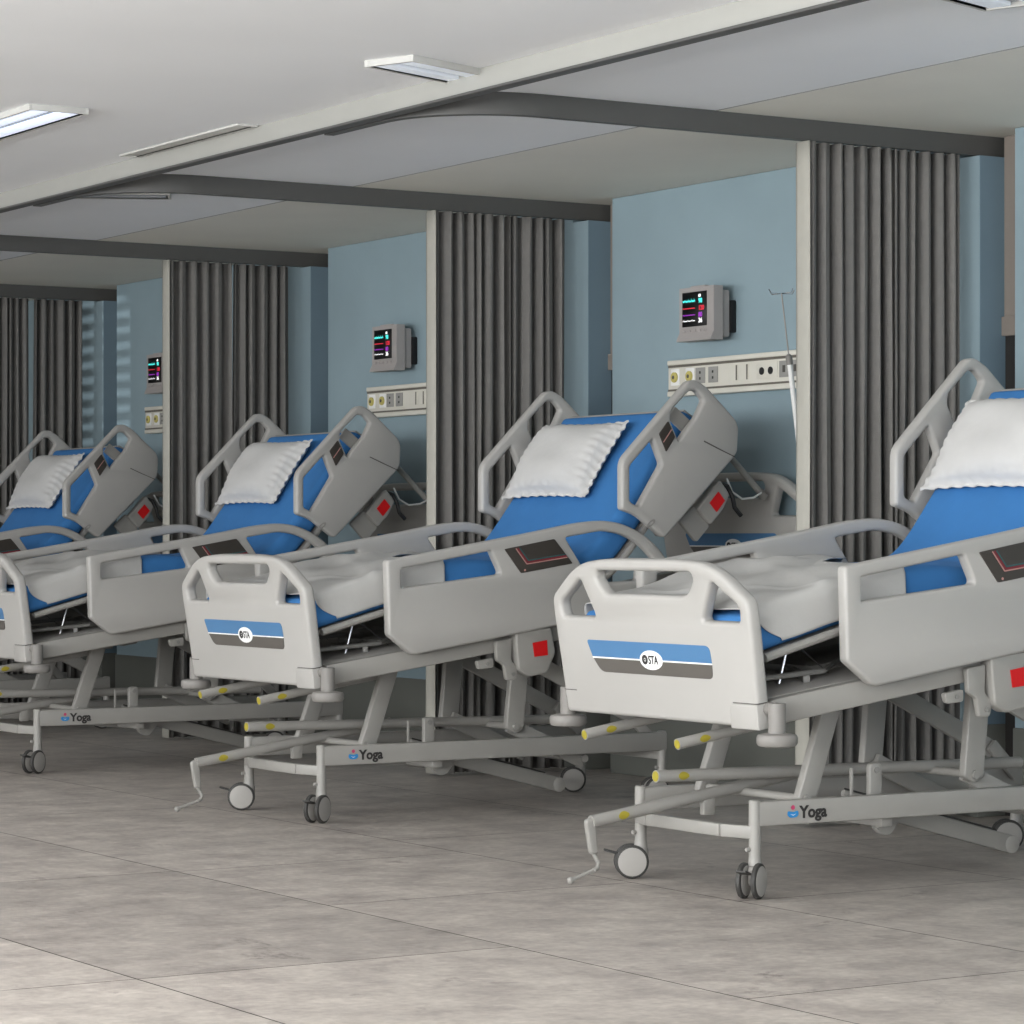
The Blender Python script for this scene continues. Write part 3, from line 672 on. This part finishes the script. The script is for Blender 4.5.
b = MB(); b.box((.60, -.26, .17), (.64, .26, .20), 'metal', .004); b.build('middle_cross_bar', bed)

# ------------------------------------------------------------------ bedding
def mattress():
    b = MB(); HW = .414; TH = .108; r = .034; prof = []
    def arc(cy, cz, a0, a1):
        for i in range(5): a = math.radians(a0 + (a1 - a0) * i / 4); prof.append((cy + r * math.cos(a), cz + r * math.sin(a)))
    arc(HW - r, -r, 0, 90); arc(-HW + r, -r, 90, 180); arc(-HW + r, -TH + r, 180, 270); arc(HW - r, -TH + r, 270, 360)
    n = len(prof); vs = []; fs = []
    rows = list(range(len(PT)))
    def ring(i, off, sc):
        p, t, nn = frame(i)
        for (y, z) in prof:
            zz = -TH / 2 + (z + TH / 2) * sc; yy = y * (1 - (1 - sc) * .06)
            wz = .0035 * math.sin(17 * p.x + 9 * y) * (1 if z > -.05 else 0)
            q = p + t * off + nn * (zz + wz); vs.append((q.x, yy, q.y))
    ring(0, -.022, .35); ring(0, -.018, .72); ring(0, -.006, .94)
    for i in rows: ring(i, 0, 1)
    ring(rows[-1], .008, .93); ring(rows[-1], .018, .72); ring(rows[-1], .022, .4)
    m = len(vs) // n
    for i in range(m - 1):
        for j in range(n): fs.append([i * n + j, i * n + (j + 1) % n, (i + 1) * n + (j + 1) % n, (i + 1) * n + j])
    fs += [list(range(n))[::-1], [(m - 1) * n + j for j in range(n)]]
    b.raw(vs, fs, 'blue'); return b.build('mattress', angle=70)
def sheet(seed):
    rnd = random.Random(seed); b = MB(); vs = []; fs = []
    # parameter across: near edge, up the side, over the top, down the far side
    HW = .419; sec = []
    for i in range(9): sec.append((-HW - .003, -.090 + .070 * i / 8))
    for i in range(1, 5): a = math.radians(180 - 90 * i / 5); sec.append((-HW + .022 + .026 * math.cos(a), -.020 + .026 * math.sin(a)))
    for i in range(41): sec.append((-HW + .03 + (2 * HW - .06) * i / 40, .007))
    for i in range(1, 5): a = math.radians(90 - 90 * i / 5); sec.append((HW - .022 + .026 * math.cos(a), -.020 + .026 * math.sin(a)))
    for i in range(9): sec.append((HW + .003, -.020 - .062 * i / 8))
    ns = len(sec); NX = 110; x0, x1 = .0, .585
    import bisect
    S = [0]
    for i in range(1, len(PT)): S.append(S[-1] + math.hypot(PT[i][0] - PT[i - 1][0], PT[i][1] - PT[i - 1][1]))
    def at(s_):
        i = max(0, min(len(PT) - 2, bisect.bisect(S, s_) - 1)); f_ = (s_ - S[i]) / (S[i + 1] - S[i]); a = Vector(PT[i]); c = Vector(PT[i + 1]); t = (c - a).normalized(); return a + (c - a) * f_, Vector((-t.y, t.x))
    ph = [rnd.random() * 6 for _ in range(6)]
    for ix in range(NX + 1):
        for j, (y, zo) in enumerate(sec):
            hang = max(0, -zo - .012) / .07
            s0 = .008 + min(1, hang) ** 1.8 * .062 + .004 * math.sin(9 * y)            # slanted foot-side edge where it hangs
            s1 = .528 + 1.0 * min(.44, max(0, y + .06)) + .012 * math.sin(14 * y + ph[0]) - hang * .012
            s_ = s0 + (s1 - s0) * ix / NX
            p, nn = at(s_)
            top = 1 if abs(y) < HW - .01 else .3
            wr = .005 * math.sin(11 * y + 16 * s_ + ph[1]) + .004 * math.sin(25 * s_ - 9 * y + ph[2]) + .003 * math.sin(23 * y - 21 * s_ + ph[3]) + .004 * math.exp(-((s_ - .35 - .35 * (y + .2)) / .03) ** 2) + .004 * math.exp(-((s_ - .20 + .22 * (y + .1)) / .02) ** 2)
            q = p + nn * (zo + (wr * top * min(1, (NX - ix) / 8) + .0095) * (1 if zo > -.01 else 0))
            yy = y + (-1 if y < 0 else 1) * (.004 + .004 * math.sin(30 * s_ + ph[4])) * hang
            vs.append((q.x, yy, q.y))
    for ix in range(NX):
        for j in range(ns - 1): k = ix * ns + j; fs.append([k, k + 1, k + ns + 1, k + ns])
    b.raw(vs, fs, 'sheet'); o = b.build('bed_sheet', angle=80)
    md = o.modifiers.new('s', 'SOLIDIFY'); md.thickness = .003; md.offset = 1
    return o
def pillow(seed):
    rnd = random.Random(seed); N_ = 48; W, H, D = .300, .176, .076; b = MB()
    d = Vector((.563, 0, .826)); nn = Vector((-.826, 0, .563)); yv = Vector((0, 1, 0))
    ph = [rnd.random() * 6 for _ in range(8)]
    idx = {}; vs = []; fs = []
    def P3(i, j, s):
        u = -1 + 2 * i / N_; v = -1 + 2 * j / N_
        e = max(abs(u), abs(v)); k = .915
        f_ = (max(0, 1 - (abs(u) / k) ** 2.6) * max(0, 1 - (abs(v) / k) ** 2.6)) ** .42
        pin = 1 - .055 * (1 - abs(v) ** 2) * abs(u) ** 3                                # sides pull in between the corners
        pin2 = 1 - .06 * (1 - abs(u) ** 2) * abs(v) ** 3
        wr = .004 * math.sin(4 * u + 3 * v + ph[0]) + .002 * math.sin(7 * v - 3 * u + ph[1])
        edge = math.exp(-((e - .84) / .09) ** 2)
        wr += edge * .0028 * math.sin(34 * (v if abs(u) > abs(v) else u) + ph[2])
        fl = (e > k) * .004 * math.sin(30 * (v if abs(u) > abs(v) else u) + ph[3])
        z = s * (f_ * D + (wr if s > 0 else wr * .2) * min(1, f_ * 3)) + fl + (.0015 * s)
        if s < 0: z = max(z, -.022)
        return yv * (u * W * pin) + d * (v * H * pin2) + nn * (z + .034)
    for s in (1, -1):
        for i in range(N_ + 1):
            for j in range(N_ + 1): idx[(i, j, s)] = len(vs); vs.append(P3(i, j, s))
        for i in range(N_):
            for j in range(N_):
                q = [idx[(i, j, s)], idx[(i + 1, j, s)], idx[(i + 1, j + 1, s)], idx[(i, j + 1, s)]]; fs.append(q if s > 0 else q[::-1])
    ed = [(i, 0) for i in range(N_)] + [(N_, j) for j in range(N_)] + [(N_ - i, N_) for i in range(N_)] + [(0, N_ - j) for j in range(N_)]
    for a, c in zip(ed, ed[1:] + ed[:1]): fs.append([idx[(*a, 1)], idx[(*a, -1)], idx[(*c, -1)], idx[(*c, 1)]])
    b.raw(vs, fs, 'pillow'); return b.build('pillow', angle=80)
mat0 = mattress(); sh0 = sheet(3); pi0 = pillow(5)
POFF = Vector((1.440, .128, 1.275))
# ------------------------------------------------------------------ place beds
blab = ['nearest white hospital bed at the right, its head end out of frame', 'white hospital bed in the middle, complete from footboard to raised head rails',
        'white hospital bed left of the middle one, only a corner of its footboard in view', 'farthest white hospital bed at the left edge, only its head end showing']
mlab = ['blue mattress of the nearest bed at the right edge', 'blue mattress on the middle bed, largest raised blue backrest in view', 'blue mattress on the bed third from right', 'blue mattress on the farthest bed at the left edge']
slab = ['white sheet over the foot of the nearest bed', 'white sheet over the foot of the middle bed', 'white sheet over the foot of the bed cut by the left edge', 'white sheet on the farthest left bed']
plab = ['white pillow cut off by the right edge', 'white pillow on the middle bed', 'white pillow on the bed third from the right', 'leftmost and farthest white pillow']
index_kids()
for k in range(4):
    o = bed if k == 0 else copy_tree(bed)
    o.location = (BX, BY + PITCH * k, 0); tag(o, blab[k], 'hospital bed', 'hospital beds in a row')
    for src, labs, cat, off, grp in ((mat0, mlab, 'mattress', Vector((0, 0, 0)), 'blue mattresses'), (sh0, slab, 'sheet', Vector((0, 0, .0)), 'white bed sheets'), (pi0, plab, 'pillow', POFF, 'white pillows')):
        q = src if k == 0 else src.copy()
        if k: C.objects.link(q)
        q.location = Vector((BX, BY + PITCH * k, 0)) + off; tag(q, labs[k], cat, grp)
# ------------------------------------------------------------------ drip stand fixed to the middle bed
iv = thing('drip_pole', 'thin metal drip pole leaning beside the curtain at the head of the middle bed', 'drip pole', (BX, BY + PITCH, 0))
q0 = T(2.17, .10, -.498); q1 = T(2.17, .885, -.498); q2 = T(2.17, 1.135, -.498)
b = MB(); b.tube([q0, q1], .010, 'label', 14); b.lathe(q1, q1 - q0, [(-.02, .013), (.012, .013), (.02, .006)], 'grey', 14); b.build('lower_tube', iv)
b = MB(); b.tube([q1, q2], .0030, 'metal', 10); b.build('upper_rod', iv)
b = MB()
for sx, sy in ((1, 0), (-1, 0), (0, 1), (0, -1)):
    b.tube([q2, q2 + Vector((sx * .05, sy * .06, .0)), q2 + Vector((sx * .06, sy * .07, .015))], .0018, 'chrome', 6)
b.build('hooks', iv)
